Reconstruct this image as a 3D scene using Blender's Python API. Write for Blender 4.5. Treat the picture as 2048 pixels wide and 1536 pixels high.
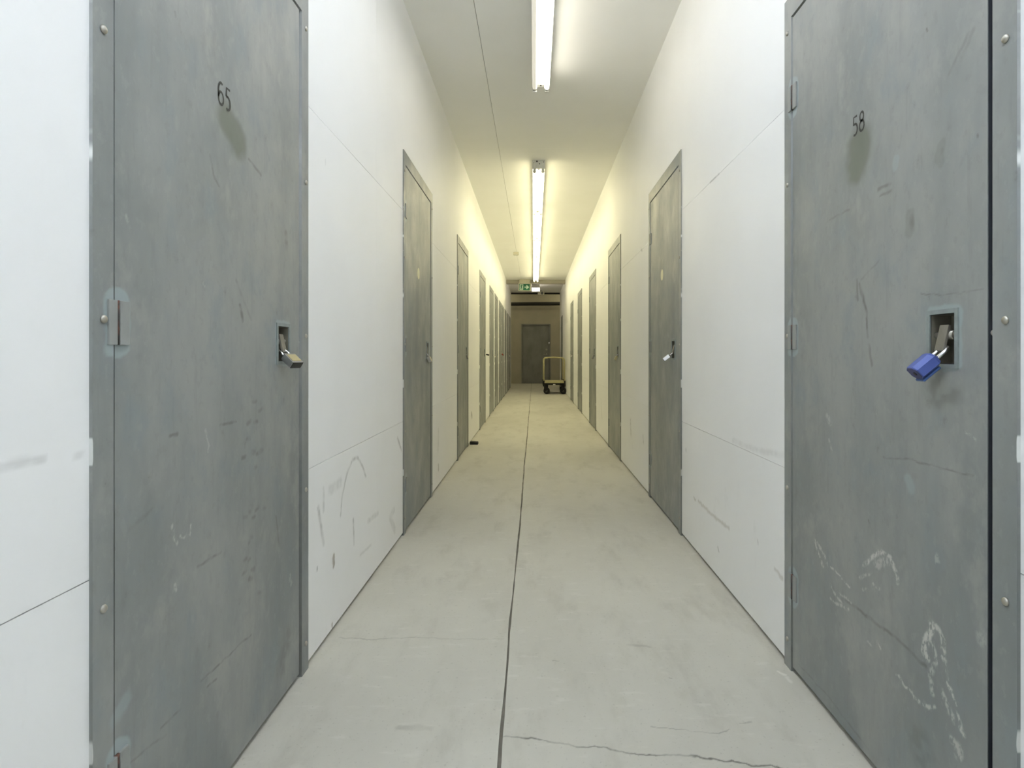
import bpy, bmesh, math, random
import numpy as np
from mathutils import Vector, Matrix
random.seed(7)
PI = math.pi
scene = bpy.context.scene
for o in list(bpy.data.objects):
    bpy.data.objects.remove(o)
C = scene.collection

# ------------------------------------------------------------------ camera
F = 1152.0            # focal length in pixels of the 2048 px wide frame
VX, VY = 1068.0, 710.0  # vanishing point of the corridor
cam_d = bpy.data.cameras.new('camera')
cam = bpy.data.objects.new('camera', cam_d); C.objects.link(cam)
cam.location = (0, 0, 1.0); cam.rotation_euler = (PI/2, 0, 0)
cam_d.sensor_width = 36; cam_d.lens = F/2048*36
cam_d.shift_x = -(VX-1024)/2048; cam_d.shift_y = -(768-VY)/2048
cam_d.clip_start = 0.02
scene.camera = cam
# ------------------------------------------------------------------ world, exposure
w = bpy.data.worlds.new('world'); scene.world = w; w.use_nodes = True
w.node_tree.nodes['Background'].inputs[0].default_value = (0.5, 0.55, 0.6, 1)
w.node_tree.nodes['Background'].inputs[1].default_value = 0.02
vs = scene.view_settings
vs.view_transform = 'Standard'; vs.look = 'None'; vs.gamma = 1; vs.use_curve_mapping = False
vs.exposure = 1.05
scene.cycles.use_light_tree = False
scene.cycles.max_bounces = 10; scene.cycles.diffuse_bounces = 9; scene.cycles.glossy_bounces = 3
# tubes of the strip lights; COOL serves only added lamps out of frame
WARM = (1.0, 0.905, 0.56); NEUT = (1.0, 0.935, 0.80); COOL = (0.855, 0.925, 1.05)
S_WARM, S_NEUT, S_COOL = 7.8, 7.0, 11.5

# ------------------------------------------------------------------ dimensions
XL, XR, H = -0.727, 0.819, 2.97
Y0, Y1, YE = -4.8, 18.2, 20.2        # back of the passage, its far end, wall of the cross passage
def pl(x, y): d = F*-XL/(VX-x); return d, 1-(y-VY)*d/F      # left wall pixel -> depth, height
def pr(x, y): d = F*XR/(x-VX); return d, 1-(y-VY)*d/F       # right wall pixel
def pf(x, y): d = F/(y-VY); return (x-VX)*d/F, d            # floor pixel

# ------------------------------------------------------------------ node helper
class NT:
    def __init__(s, name):
        s.m = bpy.data.materials.new(name); s.m.use_nodes = True
        s.t = s.m.node_tree; s.b = s.t.nodes['Principled BSDF']; s.co = None
    def n(s, typ, **kw):
        nd = s.t.nodes.new(typ)
        for k, v in kw.items():
            if k.startswith('i_'): pass
            else: setattr(nd, k, v)
        return nd
    def put(s, sock, v):
        if isinstance(v, bpy.types.NodeSocket): s.t.links.new(v, sock)
        elif isinstance(v, (tuple, list)) and len(v) == 3 and sock.type == 'RGBA': sock.default_value = (*v, 1)
        else: sock.default_value = v
    def math(s, op, a, b=0.0, clamp=False):
        nd = s.n('ShaderNodeMath', operation=op, use_clamp=clamp); s.put(nd.inputs[0], a); s.put(nd.inputs[1], b); return nd.outputs[0]
    def vmath(s, op, a, b=(0,0,0)):
        nd = s.n('ShaderNodeVectorMath', operation=op); s.put(nd.inputs[0], a); s.put(nd.inputs[1], b); return nd.outputs[0]
    def coords(s, rnd=False):
        if s.co is None:
            s.co = s.n('ShaderNodeTexCoord').outputs['Object']
            if rnd:
                oi = s.n('ShaderNodeObjectInfo').outputs['Random']
                s.co = s.vmath('ADD', s.co, s.comb(s.math('MULTIPLY', oi, 37.0), s.math('MULTIPLY', oi, 91.0), 0.0))
        return s.co
    def comb(s, x, y, z):
        nd = s.n('ShaderNodeCombineXYZ')
        for i, v in enumerate((x, y, z)): s.put(nd.inputs[i], v)
        return nd.outputs[0]
    def noise(s, scale, stretch=(1,1,1), detail=3, rough=0.55, vec=None, col=False):
        v = s.vmath('MULTIPLY', vec if vec is not None else s.coords(), stretch)
        nd = s.n('ShaderNodeTexNoise'); s.put(nd.inputs['Vector'], v); nd.inputs['Scale'].default_value = scale
        nd.inputs['Detail'].default_value = detail; nd.inputs['Roughness'].default_value = rough
        return nd.outputs['Color' if col else 'Fac']
    def ramp(s, v, lo, hi, a=0.0, b=1.0):
        nd = s.n('ShaderNodeMapRange', interpolation_type='SMOOTHSTEP'); s.put(nd.inputs[0], v)
        for i, q in enumerate((lo, hi, a, b)): nd.inputs[i+1].default_value = q
        return nd.outputs[0]
    def mix(s, f, a, b):
        nd = s.n('ShaderNodeMix', data_type='RGBA'); s.put(nd.inputs[0], f); s.put(nd.inputs[6], a); s.put(nd.inputs[7], b); return nd.outputs[2]
    def bump(s, h, dist, strength=1.0):
        nd = s.n('ShaderNodeBump'); s.put(nd.inputs['Height'], h); nd.inputs['Distance'].default_value = dist
        nd.inputs['Strength'].default_value = strength; s.put(s.b.inputs['Normal'], nd.outputs[0])
    def done(s, col=None, rough=0.5, metal=0.0, spec=0.5):
        if col is not None: s.put(s.b.inputs['Base Color'], col)
        s.put(s.b.inputs['Roughness'], rough); s.b.inputs['Metallic'].default_value = metal
        s.b.inputs['Specular IOR Level'].default_value = spec
        return s.m
    def attr(s):
        nd = s.n('ShaderNodeAttribute', attribute_name='marks'); sp = s.n('ShaderNodeSeparateColor'); s.put(sp.inputs[0], nd.outputs['Color'])
        return sp.outputs[0], sp.outputs[1], sp.outputs[2], nd.outputs['Alpha']
# wear marks: strokes (points, radius, softness, strength) worked out per vertex of a fine grid, stored as a colour attribute
def vnoise(p, scale, seed):
    """smooth value noise at Nx2 points"""
    g = np.random.RandomState(seed).rand(64, 64); q = p*scale; i = np.floor(q).astype(int); f = q-i; f = f*f*(3-2*f)
    a, b = i[:, 0] % 64, i[:, 1] % 64; a1, b1 = (a+1) % 64, (b+1) % 64
    return (g[a, b]*(1-f[:, 0])+g[a1, b]*f[:, 0])*(1-f[:, 1]) + (g[a, b1]*(1-f[:, 0])+g[a1, b1]*f[:, 0])*f[:, 1]
def stroke_mask(p, strokes, amp=0.012, scale=45, grain=None):
    q = p + amp*(np.stack([vnoise(p, scale, 1), vnoise(p, scale, 2)], 1)-0.5) + 0.4*amp*(np.stack([vnoise(p, scale*3, 3), vnoise(p, scale*3, 4)], 1)-0.5)
    out = np.zeros(len(p))
    for pts, r, soft, k in strokes:
        if len(pts) == 1: pts = [pts[0], (pts[0][0]+1e-4, pts[0][1])]
        P = np.array(pts); lo = P.min(0)-r-soft-0.02; hi = P.max(0)+r+soft+0.02
        idx = np.nonzero(((q > lo) & (q < hi)).all(1))[0]
        if not len(idx): continue
        x = q[idx]; d = np.full(len(idx), 9.0)
        for A, B in zip(P[:-1], P[1:]):
            ba = B-A; h = np.clip(((x-A)@ba)/max(ba@ba, 1e-12), 0, 1); d = np.minimum(d, np.linalg.norm(x-A-h[:, None]*ba, axis=1))
        m = np.clip((r+soft-d)/soft, 0, 1); m = k*m*m*(3-2*m)
        out[idx] = np.maximum(out[idx], m)
    if grain: n = vnoise(p, grain[0], 9); out *= grain[1]+(1-grain[1])*np.clip((n-0.3)/0.35, 0, 1)
    return out
def grid_faces(rects, res, put):
    """rects (a0,a1,b0,b1) cut into a grid; put(a,b) -> Nx3 points. returns verts, quads, ab"""
    V, Q, AB, off = [], [], [], 0
    for a0, a1, b0, b1 in rects:
        na, nb = max(1, int(round((a1-a0)/res))), max(1, int(round((b1-b0)/res)))
        A, B = np.meshgrid(np.linspace(a0, a1, na+1), np.linspace(b0, b1, nb+1), indexing='ij')
        ab = np.stack([A.ravel(), B.ravel()], 1); V.append(put(ab)); AB.append(ab)
        i = (np.arange(na)[:, None]*(nb+1)+np.arange(nb)[None, :]).ravel()+off
        Q.append(np.stack([i, i+nb+1, i+nb+2, i+1], 1)); off += len(ab)
    return np.concatenate(V), np.concatenate(Q), np.concatenate(AB)
def grid_obj(name, V, Q, masks, mat, parent, extra=None):
    """masks: Nx4 for the grid verts; extra: (verts, faces) of the plain rest of the piece"""
    me = bpy.data.meshes.new(name); nv = len(V)
    ev, ef = extra if extra else ([], [])
    allv = np.concatenate([V, np.array(ev).reshape(-1, 3)]) if len(ev) else V
    fl = np.concatenate([Q.ravel(), (np.array(ef)+nv).ravel()]) if len(ef) else Q.ravel()
    me.vertices.add(len(allv)); me.vertices.foreach_set('co', allv.astype(np.float32).ravel())
    me.loops.add(len(fl)); me.loops.foreach_set('vertex_index', fl.astype(np.int32))
    nf = len(fl)//4; me.polygons.add(nf); me.polygons.foreach_set('loop_start', np.arange(nf, dtype=np.int32)*4)
    at = me.attributes.new('marks', 'FLOAT_COLOR', 'POINT'); col = np.zeros((len(allv), 4), np.float32); col[:, 3] = 1; col[:nv] = masks; at.data.foreach_set('color', col.ravel())
    me.update(calc_edges=True); me.validate()
    me.materials.append(mat); o = bpy.data.objects.new(name, me); C.objects.link(o); o.parent = parent
    return o
def plain(name, col, rough=0.5, metal=0.0, var=0.12, scale=30):
    t = NT(name); n = t.noise(scale)
    return t.done(t.mix(t.ramp(n, 0.3, 0.7), col, tuple(c*(1-var) for c in col)), rough, metal)
def emit(name, col, strength):
    t = NT(name); t.put(t.b.inputs['Emission Color'], col); t.b.inputs['Emission Strength'].default_value = strength
    return t.done((0.8, 0.8, 0.8), 0.4)

# ------------------------------------------------------------------ materials
def wall_mat(name):
    t = NT(name); co = t.coords()
    base = t.mix(t.ramp(t.noise(1.7, detail=3), 0.3, 0.75), (0.915, 0.917, 0.91), (0.885, 0.887, 0.88))
    z = t.n('ShaderNodeSeparateXYZ'); t.put(z.inputs[0], co)
    low = t.ramp(z.outputs[2], 0.1, 0.9, 1.0, 0.15)      # rubbed dirt where carts and feet reach
    nz = t.noise(9, (1, 1, 0.45), 5, 0.7)
    rub = t.math('MULTIPLY', t.ramp(nz, 0.60, 0.82, 0, 0.20), low)
    base = t.mix(rub, base, (0.42, 0.42, 0.39))
    dk, br, _, _ = t.attr()
    base = t.mix(dk, base, (0.22, 0.22, 0.2)); base = t.mix(br, base, (0.22, 0.17, 0.1))
    return t.done(base, 0.5, spec=0.4)
def L(*p): return [pl(*q) for q in p]
def R(*p): return [pr(*q) for q in p]
M = {}
M['wall'] = wall_mat('white_wall_paint')
MARK_L = ([
    (L((681,1030),(685,989),(693,952),(705,918),(715,915),(725,932),(732,952)), 0.002, 0.008, 0.42),
    (L((637,1016),(647,1087)), 0.003, 0.012, 0.42), (L((647,976),(647,1023)), 0.002, 0.010, 0.3),
    (L((707,1040),(708,1087)), 0.003, 0.010, 0.45), (L((660,980),(681,965)), 0.008, 0.02, 0.18),
    (L((736,1043),(756,1026)), 0.004, 0.012, 0.25), (L((795,876),(803,901)), 0.004, 0.012, 0.45),
    (L((0,934),(45,922),(88,916)), 0.002, 0.008, 0.22), (L((152,911),(160,908)), 0.004, 0.004, 0.28),
    (L((790,1060),(780,1035),(788,1020)), 0.008, 0.02, 0.2), (L((720,1110),(742,1090)), 0.001, 0.008, 0.2),
    (L((634.5,1133),(634.5,1139)), 0.003, 0.003, 0.8), (L((651,322),(651,330)), 0.001, 0.004, 0.3),
    (L((877,860),(876,905)), 0.004, 0.02, 0.3), (L((877,930),(877,940)), 0.006, 0.012, 0.6),
    (L((943,827),(944,834)), 0.02, 0.02, 0.8)],
    [(L((667,1114),(668,1130)), 0.007, 0.005, 0.6), (L((625,1330),(627,1322)), 0.003, 0.006, 0.7), (L((664,1248),(665,1256)), 0.003, 0.004, 0.5)])
MARK_R = ([
    (R((1436,1095),(1438,1103)), 0.003, 0.004, 0.55), (R((1261,840),(1262,870)), 0.006, 0.02, 0.4),
    (R((1420,366),(1438,348)), 0.001, 0.005, 0.5), (R((1466,882),(1520,902),(1568,912)), 0.004, 0.012, 0.14),
    (R((1286,872),(1287,885)), 0.006, 0.02, 0.3), (R((1515,1082),(1516,1088)), 0.003, 0.004, 0.3),
    (R((1282,498),(1284,501)), 0.006, 0.008, 0.4), (R((1202,800),(1204,835)), 0.01, 0.02, 0.25),
    (R((1372,898),(1372,902)), 0.004, 0.004, 0.4)],
    [(R((1397,1003),(1425,1030),(1458,1057)), 0.002, 0.010, 0.3), (R((1388,996),(1391,1001)), 0.004, 0.006, 0.3),
     (R((1550,1138),(1565,1158)), 0.003, 0.008, 0.28)])
t = NT('white_wall_backing'); M['wall_plain'] = t.done(t.mix(t.ramp(t.noise(5), 0.3, 0.7), (0.62, 0.62, 0.6), (0.55, 0.55, 0.52)), 0.7)
t = NT('gap_shade_backing'); M['backing'] = t.done(t.mix(t.noise(8), (0.13, 0.12, 0.10), (0.18, 0.165, 0.14)), 0.9)  # backing coloured dark so gaps between and under the boards look shaded
t = NT('white_ceiling_paint')
M['ceiling'] = t.done(t.mix(t.ramp(t.noise(2.2, detail=3), 0.3, 0.75), (0.93, 0.93, 0.905), (0.91, 0.91, 0.88)), 0.6, spec=0.3)
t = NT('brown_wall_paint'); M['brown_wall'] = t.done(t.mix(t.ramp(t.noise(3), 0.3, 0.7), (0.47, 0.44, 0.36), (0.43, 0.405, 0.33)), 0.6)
t = NT('black_void_paint'); M['black'] = t.done(t.mix(t.noise(8), (0.015, 0.015, 0.014), (0.022, 0.021, 0.02)), 0.7)

def FP(*p): return [pf(*q) for q in p]
CRACK = [
    (FP((1008,1472),(1060,1476),(1100,1484),(1150,1492),(1215,1497),(1260,1507),(1340,1510),(1395,1512),(1430,1519),(1500,1529),(1560,1536),(1640,1548)), 0.0008, 0.0036, 0.85),
    (FP((1300,1452),(1400,1463),(1440,1466),(1460,1459)), 0.0002, 0.003, 0.45),
    (FP((1478,1447),(1504,1444)), 0.0002, 0.003, 0.45),
    (FP((680,1275),(740,1279),(830,1274),(900,1278),(1008,1277)), 0.0003, 0.004, 0.38),
    (FP((1104,1322),(1114,1322)), 0.002, 0.003, 0.4), (FP((1338,1356),(1343,1357)), 0.001, 0.003, 0.5),
    (FP((1255,1290),(1300,1294)), 0.002, 0.01, 0.22), (FP((800,1455),(860,1457)), 0.004, 0.012, 0.25)]
CHIP = [(FP((1560,1345),(1566,1350)), 0.004, 0.006, 0.7), (FP((1572,1356),(1580,1363)), 0.002, 0.008, 0.5)]
t = NT('worn_concrete')
b = t.mix(t.ramp(t.noise(1.3, (1, 0.6, 1), 5, 0.6), 0.3, 0.72), (0.60, 0.585, 0.52), (0.53, 0.515, 0.455))
b = t.mix(t.ramp(t.noise(7, (1, 0.35, 1), 5, 0.65), 0.48, 0.74, 0, 0.5), b, (0.42, 0.405, 0.35))
b = t.mix(t.ramp(t.noise(26, (0.35, 1, 1), 4, 0.6), 0.56, 0.74, 0, 0.42), b, (0.68, 0.66, 0.60))
fine = t.noise(95, detail=2)
b = t.mix(t.ramp(fine, 0.62, 0.74, 0, 0.35), b, (0.32, 0.31, 0.265))
crk, chip, _, _ = t.attr()
b = t.mix(crk, b, (0.10, 0.095, 0.08)); b = t.mix(chip, b, (0.8, 0.78, 0.72))
M['concrete'] = t.done(b, 0.6, spec=0.35)
t = NT('dark_joint_filler'); M['joint'] = t.done(t.mix(t.noise(20), (0.13, 0.12, 0.10), (0.26, 0.245, 0.205)), 0.9)

def door_mat(name, rnd=False):
    t = NT(name); raw = t.coords(); z = t.n('ShaderNodeSeparateXYZ'); t.put(z.inputs[0], raw)
    if rnd: t.co = None; t.coords(True)
    base = t.mix(t.ramp(t.noise(2.2, (1, 1.5, 0.6), 5, 0.6), 0.28, 0.74), (0.325, 0.336, 0.318), (0.208, 0.226, 0.226))
    n2 = t.noise(6, (1, 1.2, 0.8), 5, 0.65)
    base = t.mix(t.ramp(n2, 0.50, 0.70, 0, 0.55), base, (0.232, 0.272, 0.284)); base = t.mix(t.ramp(n2, 0.47, 0.30, 0, 0.6), base, (0.345, 0.35, 0.325))
    base = t.mix(t.ramp(t.noise(14, (1, 3.0, 0.35), 5, 0.65), 0.54, 0.78, 0, 0.26), base, (0.175, 0.18, 0.17))
    n3 = t.noise(34, (1, 1, 0.7), 4, 0.65)
    base = t.mix(t.ramp(n3, 0.56, 0.64, 0, 0.16), base, (0.19, 0.198, 0.185)); base = t.mix(t.ramp(n3, 0.42, 0.34, 0, 0.2), base, (0.36, 0.37, 0.35))
    base = t.mix(t.ramp(n3, 0.66, 0.76, 0, 0.4), base, (0.17, 0.175, 0.16))
    dk, so, wh, fr_ = t.attr()
    base = t.mix(t.math('SUBTRACT', 1.0, fr_), base, (0.345, 0.405, 0.415)); base = t.mix(so, base, (0.165, 0.18, 0.145)); base = t.mix(dk, base, (0.115, 0.117, 0.10))
    wh = t.math('MULTIPLY', wh, t.ramp(t.noise(120, (1, 1, 0.6), 2, 0.6), 0.38, 0.58, 0.05, 1.0))
    base = t.mix(wh, base, (0.60, 0.60, 0.565))
    # white wall paint slopped over the outer edge of the frame
    e = t.math('ADD', t.math('ABSOLUTE', z.outputs[1]), t.math('MULTIPLY', t.noise(10, (0, 0, 1), 2, 0.5), 0.018))
    base = t.mix(t.ramp(e, 0.4602, 0.4608), base, (0.76, 0.78, 0.76))
    return t.done(base, t.ramp(n2, 0.3, 0.7, 0.36, 0.50), spec=0.5)
M['door_65'] = door_mat('grey_door_paint'); M['door_58'] = door_mat('grey_door_paint'); M['door'] = door_mat('grey_door_paint', True)
YL1, YR1 = 1.391, 1.4195
def l1(*p): return [(pl(*q)[0]-YL1, pl(*q)[1]) for q in p]
def r1(*p): return [(-(pr(*q)[0]-YR1), pr(*q)[1]) for q in p]
hz = (0.27, 1.056, 1.81)
fr = [([(-0.392, z-0.03), (-0.392, z+0.03)], 0.030, 0.006, 0.85) for z in hz] 
lockring = [([(0.235, 0.985), (0.305, 0.985), (0.305, 1.085), (0.235, 1.085), (0.235, 0.985)], 0.012, 0.006, 0.75)]
random.seed(3)
smud = []
for i in range(26):
    y = random.uniform(780, 1190); x = 500 + random.gauss(0, 9) - max(0, y-1000)*0.12*random.random()
    smud.append((l1((x, y), (x+random.uniform(2, 7), y-random.uniform(-1, 5))), 0.001, 0.008, random.uniform(0.25, 0.6)))
MARK_65 = dict(
    soft=[(l1((454,244),(464,262),(472,282)), 0.026, 0.030, 0.85)],
    dark=smud + [(l1((418,312),(425,350),(434,372)), 0.0008, 0.004, 0.5), (l1((495,318),(520,350)), 0.001, 0.005, 0.5),
        (l1((477,610),(483,640)), 0.002, 0.006, 0.7), (l1((570,468),(571,495)), 0.004, 0.012, 0.45), (l1((348,28),(349,36)), 0.001, 0.004, 0.7),
        (l1((400,1360),(440,1325),(480,1287),(500,1270)), 0.0005, 0.003, 0.7), (l1((412,1374),(430,1358)), 0.0005, 0.003, 0.6),
        (l1((318,1456),(358,1420)), 0.0005, 0.003, 0.5), (l1((260,1525),(300,1490),(330,1470)), 0.0005, 0.003, 0.4),
        (l1((393,1133),(440,1104)), 0.001, 0.004, 0.55), (l1((336,872),(352,870)), 0.0008, 0.004, 0.6), (l1((438,850),(470,844)), 0.0008, 0.004, 0.6),
        (l1((550,1034),(556,1090)), 0.001, 0.005, 0.45), (l1((575,1270),(560,1330)), 0.012, 0.04, 0.35), (l1((500,640),(470,560)), 0.001, 0.006, 0.3),
        (l1((255,1060),(300,1020)), 0.001, 0.005, 0.25)],
    white=[(l1((340,1050),(345,1075),(350,1090)), 0.001, 0.004, 0.6), (l1((378,1050),(377,1070),(358,1075)), 0.001, 0.004, 0.6),
        (l1((410,860),(415,900)), 0.001, 0.005, 0.4), (l1((578,1150),(580,1168)), 0.004, 0.006, 0.35), (l1((346,1170),(348,1182)), 0.002, 0.004, 0.5),
        (l1((250,430),(252,440)), 0.002, 0.004, 0.3), (l1((405,565),(408,572)), 0.001, 0.003, 0.5)],
    fresh=fr + lockring + [(l1((222,1440),(250,1400)), 0.006, 0.012, 0.5)])
MARK_58 = dict(
    soft=[(r1((1721,290),(1717,328)), 0.033, 0.030, 0.88), (r1((1887,288),(1887,318)), 0.012, 0.005, 0.28), (r1((1826,425),(1826,465)), 0.010, 0.006, 0.30)],
    dark=[(r1((1758,380),(1784,367)), 0.001, 0.005, 0.6), (r1((1762,392),(1786,380)), 0.001, 0.004, 0.5),
        (r1((1722,570),(1728,592),(1735,625),(1737,672)), 0.0012, 0.006, 0.7), (r1((1740,690),(1747,730)), 0.001, 0.006, 0.5),
        (r1((1716,560),(1718,600)), 0.001, 0.006, 0.55), (r1((1845,587),(1880,590),(1920,588),(1972,576)), 0.0004, 0.0022, 0.55),
        (r1((1770,914),(1822,919),(1846,926),(1900,938),(1950,953)), 0.0004, 0.003, 0.55),
        (r1((1692,1199),(1740,1235),(1793,1275),(1856,1335)), 0.0008, 0.006, 0.6), (r1((1826,435),(1827,458)), 0.002, 0.010, 0.45),
        (r1((1660,440),(1700,420)), 0.0006, 0.004, 0.4), (r1((1725,560),(1760,520)), 0.0006, 0.004, 0.25),
        (r1((1888,300),(1888,306)), 0.0002, 0.006, 0.4), (r1((1957,268),(1958,272)), 0.001, 0.003, 0.6), (r1((1856,58),(1857,62)), 0.0008, 0.003, 0.7),
        (r1((1880,800),(1920,790)), 0.004, 0.02, 0.4), (r1((1875,750),(1877,800)), 0.006, 0.03, 0.45),
        (r1((1600,1330),(1660,1395),(1740,1500)), 0.0008, 0.004, 0.35), (r1((1840,1480),(1850,1530)), 0.01, 0.05, 0.35),
        (r1((1940,70),(1900,150)), 0.001, 0.006, 0.28), (r1((1950,60),(1925,120)), 0.001, 0.006, 0.25), (r1((1740,1043),(1741,1047)), 0.001, 0.004, 0.6),
        (r1((1796,1030),(1797,1034)), 0.001, 0.003, 0.6)],
    white=[(r1((1632,1080),(1640,1108),(1649,1135)), 0.0015, 0.005, 0.8), (r1((1638,1088),(1650,1108),(1656,1130)), 0.0015, 0.005, 0.7),
        (r1((1664,1134),(1680,1149),(1700,1174)), 0.0008, 0.0035, 0.8), (r1((1664,1172),(1674,1192),(1692,1214)), 0.001, 0.005, 0.7),
        (r1((1663,1196),(1675,1208),(1700,1218)), 0.001, 0.005, 0.6), (r1((1680,1184),(1705,1205)), 0.001, 0.004, 0.55),
        (r1((1730,1131),(1758,1108),(1772,1105),(1784,1114)), 0.0018, 0.006, 0.85), (r1((1783,1118),(1794,1140),(1799,1168)), 0.0025, 0.006, 0.8),
        (r1((1758,1130),(1775,1122)), 0.006, 0.010, 0.5), (r1((1722,1155),(1745,1146)), 0.001, 0.005, 0.5), (r1((1728,1180),(1735,1178)), 0.001, 0.005, 0.5),
        (r1((1750,1172),(1760,1174)), 0.001, 0.004, 0.6),
        (r1((1868,1250),(1856,1282),(1851,1303),(1857,1316)), 0.005, 0.007, 0.85), (r1((1872,1252),(1884,1262),(1889,1292),(1892,1320)), 0.003, 0.006, 0.75),
        (r1((1868,1290),(1876,1325),(1863,1352),(1868,1385)), 0.002, 0.006, 0.6), (r1((1893,1325),(1900,1366),(1914,1409)), 0.0008, 0.003, 0.85),
        (r1((1796,1350),(1812,1370),(1826,1387)), 0.0012, 0.004, 0.8), (r1((1828,1394),(1846,1409),(1872,1416)), 0.001, 0.005, 0.7),
        (r1((1890,1385),(1895,1400),(1908,1440)), 0.002, 0.006, 0.6), (r1((1918,1428),(1924,1448),(1931,1472)), 0.0015, 0.005, 0.8),
        (r1((1908,1480),(1922,1500),(1920,1512)), 0.004, 0.010, 0.6), (r1((1758,1284),(1765,1297)), 0.001, 0.004, 0.8), (r1((1738,1282),(1745,1290)), 0.001, 0.004, 0.5),
        (r1((1657,832),(1662,846)), 0.004, 0.010, 0.4), (r1((1660,880),(1668,905)), 0.001, 0.004, 0.5), (r1((1877,1112),(1879,1125)), 0.003, 0.006, 0.4),
        (r1((1935,864),(1955,878)), 0.0005, 0.003, 0.5), (r1((1960,1275),(1968,1280)), 0.004, 0.01, 0.3)],
    fresh=fr + lockring + [(r1((1795,318),(1793,332)), 0.010, 0.005, 0.5), (r1((1820,960),(1826,975)), 0.008, 0.01, 0.5)])
MARK_ANY = dict(dark=[], white=[], fresh=fr + lockring, soft=[([(-0.03, 1.52), (-0.03, 1.56)], 0.03, 0.04, 0.35)])
t = NT('dark_grey_door_paint'); M['door_end'] = t.done(t.mix(t.ramp(t.noise(3, (1, 1, 0.6), 5), 0.3, 0.7), (0.27, 0.275, 0.265), (0.20, 0.205, 0.195)), 0.45)
M['steel'] = plain('zinc_steel', (0.50, 0.48, 0.42), 0.38, 0.85)
M['chrome'] = plain('chrome_shackle', (0.82, 0.82, 0.82), 0.14, 1.0, 0.04)
M['tab'] = plain('dull_zinc_tab', (0.25, 0.235, 0.20), 0.45, 0.5)
t = NT('rusty_hinge_pin'); M['rust'] = t.done(t.mix(t.ramp(t.noise(60, detail=4), 0.45, 0.7), (0.05, 0.045, 0.042), (0.17, 0.075, 0.05)), 0.8)
M['pocket'] = plain('bare_pocket_steel', (0.26, 0.245, 0.19), 0.5, 0.3, 0.3, 25)
M['rim'] = plain('blue_grey_rim_paint', (0.27, 0.31, 0.30), 0.45, 0.0, 0.15, 60)
M['number'] = plain('black_stencil_paint', (0.065, 0.067, 0.058), 0.6, 0.0, 0.4, 120)
M['sticker'] = plain('cream_sticker_paper', (0.80, 0.77, 0.54), 0.6)
M['brass'] = plain('brass', (0.62, 0.56, 0.34), 0.28, 0.85)
M['lam'] = plain('laminated_steel', (0.42, 0.41, 0.40), 0.32, 0.9)
M['plastic_dark'] = plain('black_plastic', (0.02, 0.02, 0.02), 0.45)
M['blue'] = plain('blue_anodised', (0.085, 0.13, 0.42), 0.38, 0.15)
M['blue2'] = plain('deep_blue_vinyl', (0.05, 0.11, 0.30), 0.5)
M['violet'] = plain('violet_blue_face', (0.055, 0.06, 0.17), 0.5)
M['seal'] = plain('blue_black_gap_shade', (0.045, 0.05, 0.064), 0.6)  # near-black colour that paints the shade in the gaps beside the leaf
M['red'] = plain('red_lacquer', (0.45, 0.07, 0.04), 0.45)
M['enamel'] = plain('white_enamel', (0.80, 0.80, 0.77), 0.35, 0.0, 0.03)
M['holder'] = plain('white_lampholder_plastic', (0.78, 0.78, 0.74), 0.5)
M['tube_off'] = emit('dim_old_tube', (1.0, 0.93, 0.74), 0.22)
M['cap'] = plain('tube_end_cap', (0.6, 0.6, 0.57), 0.3, 0.8)
M['tube_w'] = emit('warm_tube', WARM, S_WARM); M['tube_n'] = emit('neutral_tube', NEUT, S_NEUT); M['tube_c'] = emit('cool_fill_tube', COOL, S_COOL); M['tube_c2'] = emit('weak_cool_fill_tube', COOL, 7.5)
M['diff'] = emit('lit_diffuser', (1.0, 0.88, 0.76), 9.0)
M['green'] = plain('green_sign_print', (0.012, 0.16, 0.08), 0.4)
M['signwhite'] = plain('pale_sign_print', (0.55, 0.72, 0.60), 0.4, 0.0, 0.05)
M['signframe'] = plain('cream_sign_case', (0.62, 0.60, 0.48), 0.5)
M['cart'] = plain('cream_yellow_paint', (0.55, 0.50, 0.27), 0.42)
M['rubber'] = plain('black_rubber', (0.018, 0.017, 0.016), 0.7)
M['grey'] = plain('grey_plastic', (0.32, 0.31, 0.27), 0.5)

# ------------------------------------------------------------------ mesh helpers
def box(bm, x0, x1, y0, y1, z0, z1, mat=0):
    v = [bm.verts.new((x, y, z)) for z in (z0, z1) for y in (y0, y1) for x in (x0, x1)]
    for q in ((0,2,3,1), (4,5,7,6), (0,1,5,4), (2,6,7,3), (0,4,6,2), (1,3,7,5)):
        f = bm.faces.new([v[i] for i in q]); f.material_index = mat
    return v
def tube(bm, pts, r, n=12, caps=True, radii=None):
    pts = [Vector(p) for p in pts]; rings = []
    up = None
    for i, p in enumerate(pts):
        d = ((pts[min(i+1, len(pts)-1)]-p).normalized() + (p-pts[max(i-1, 0)]).normalized()).normalized()
        if up is None: up = Vector((0, 0, 1)) if abs(d.z) < 0.9 else Vector((1, 0, 0))
        a = d.cross(up).normalized(); b = a.cross(d).normalized(); up = b
        rr = radii[i] if radii else r
        rings.append([bm.verts.new(p + rr*(math.cos(2*PI*k/n)*a + math.sin(2*PI*k/n)*b)) for k in range(n)])
    for A, B in zip(rings[:-1], rings[1:]):
        for k in range(n):
            f = bm.faces.new((A[k], A[(k+1) % n], B[(k+1) % n], B[k])); f.smooth = True
    if caps: bm.faces.new(rings[0][::-1]); bm.faces.new(rings[-1])
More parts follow.
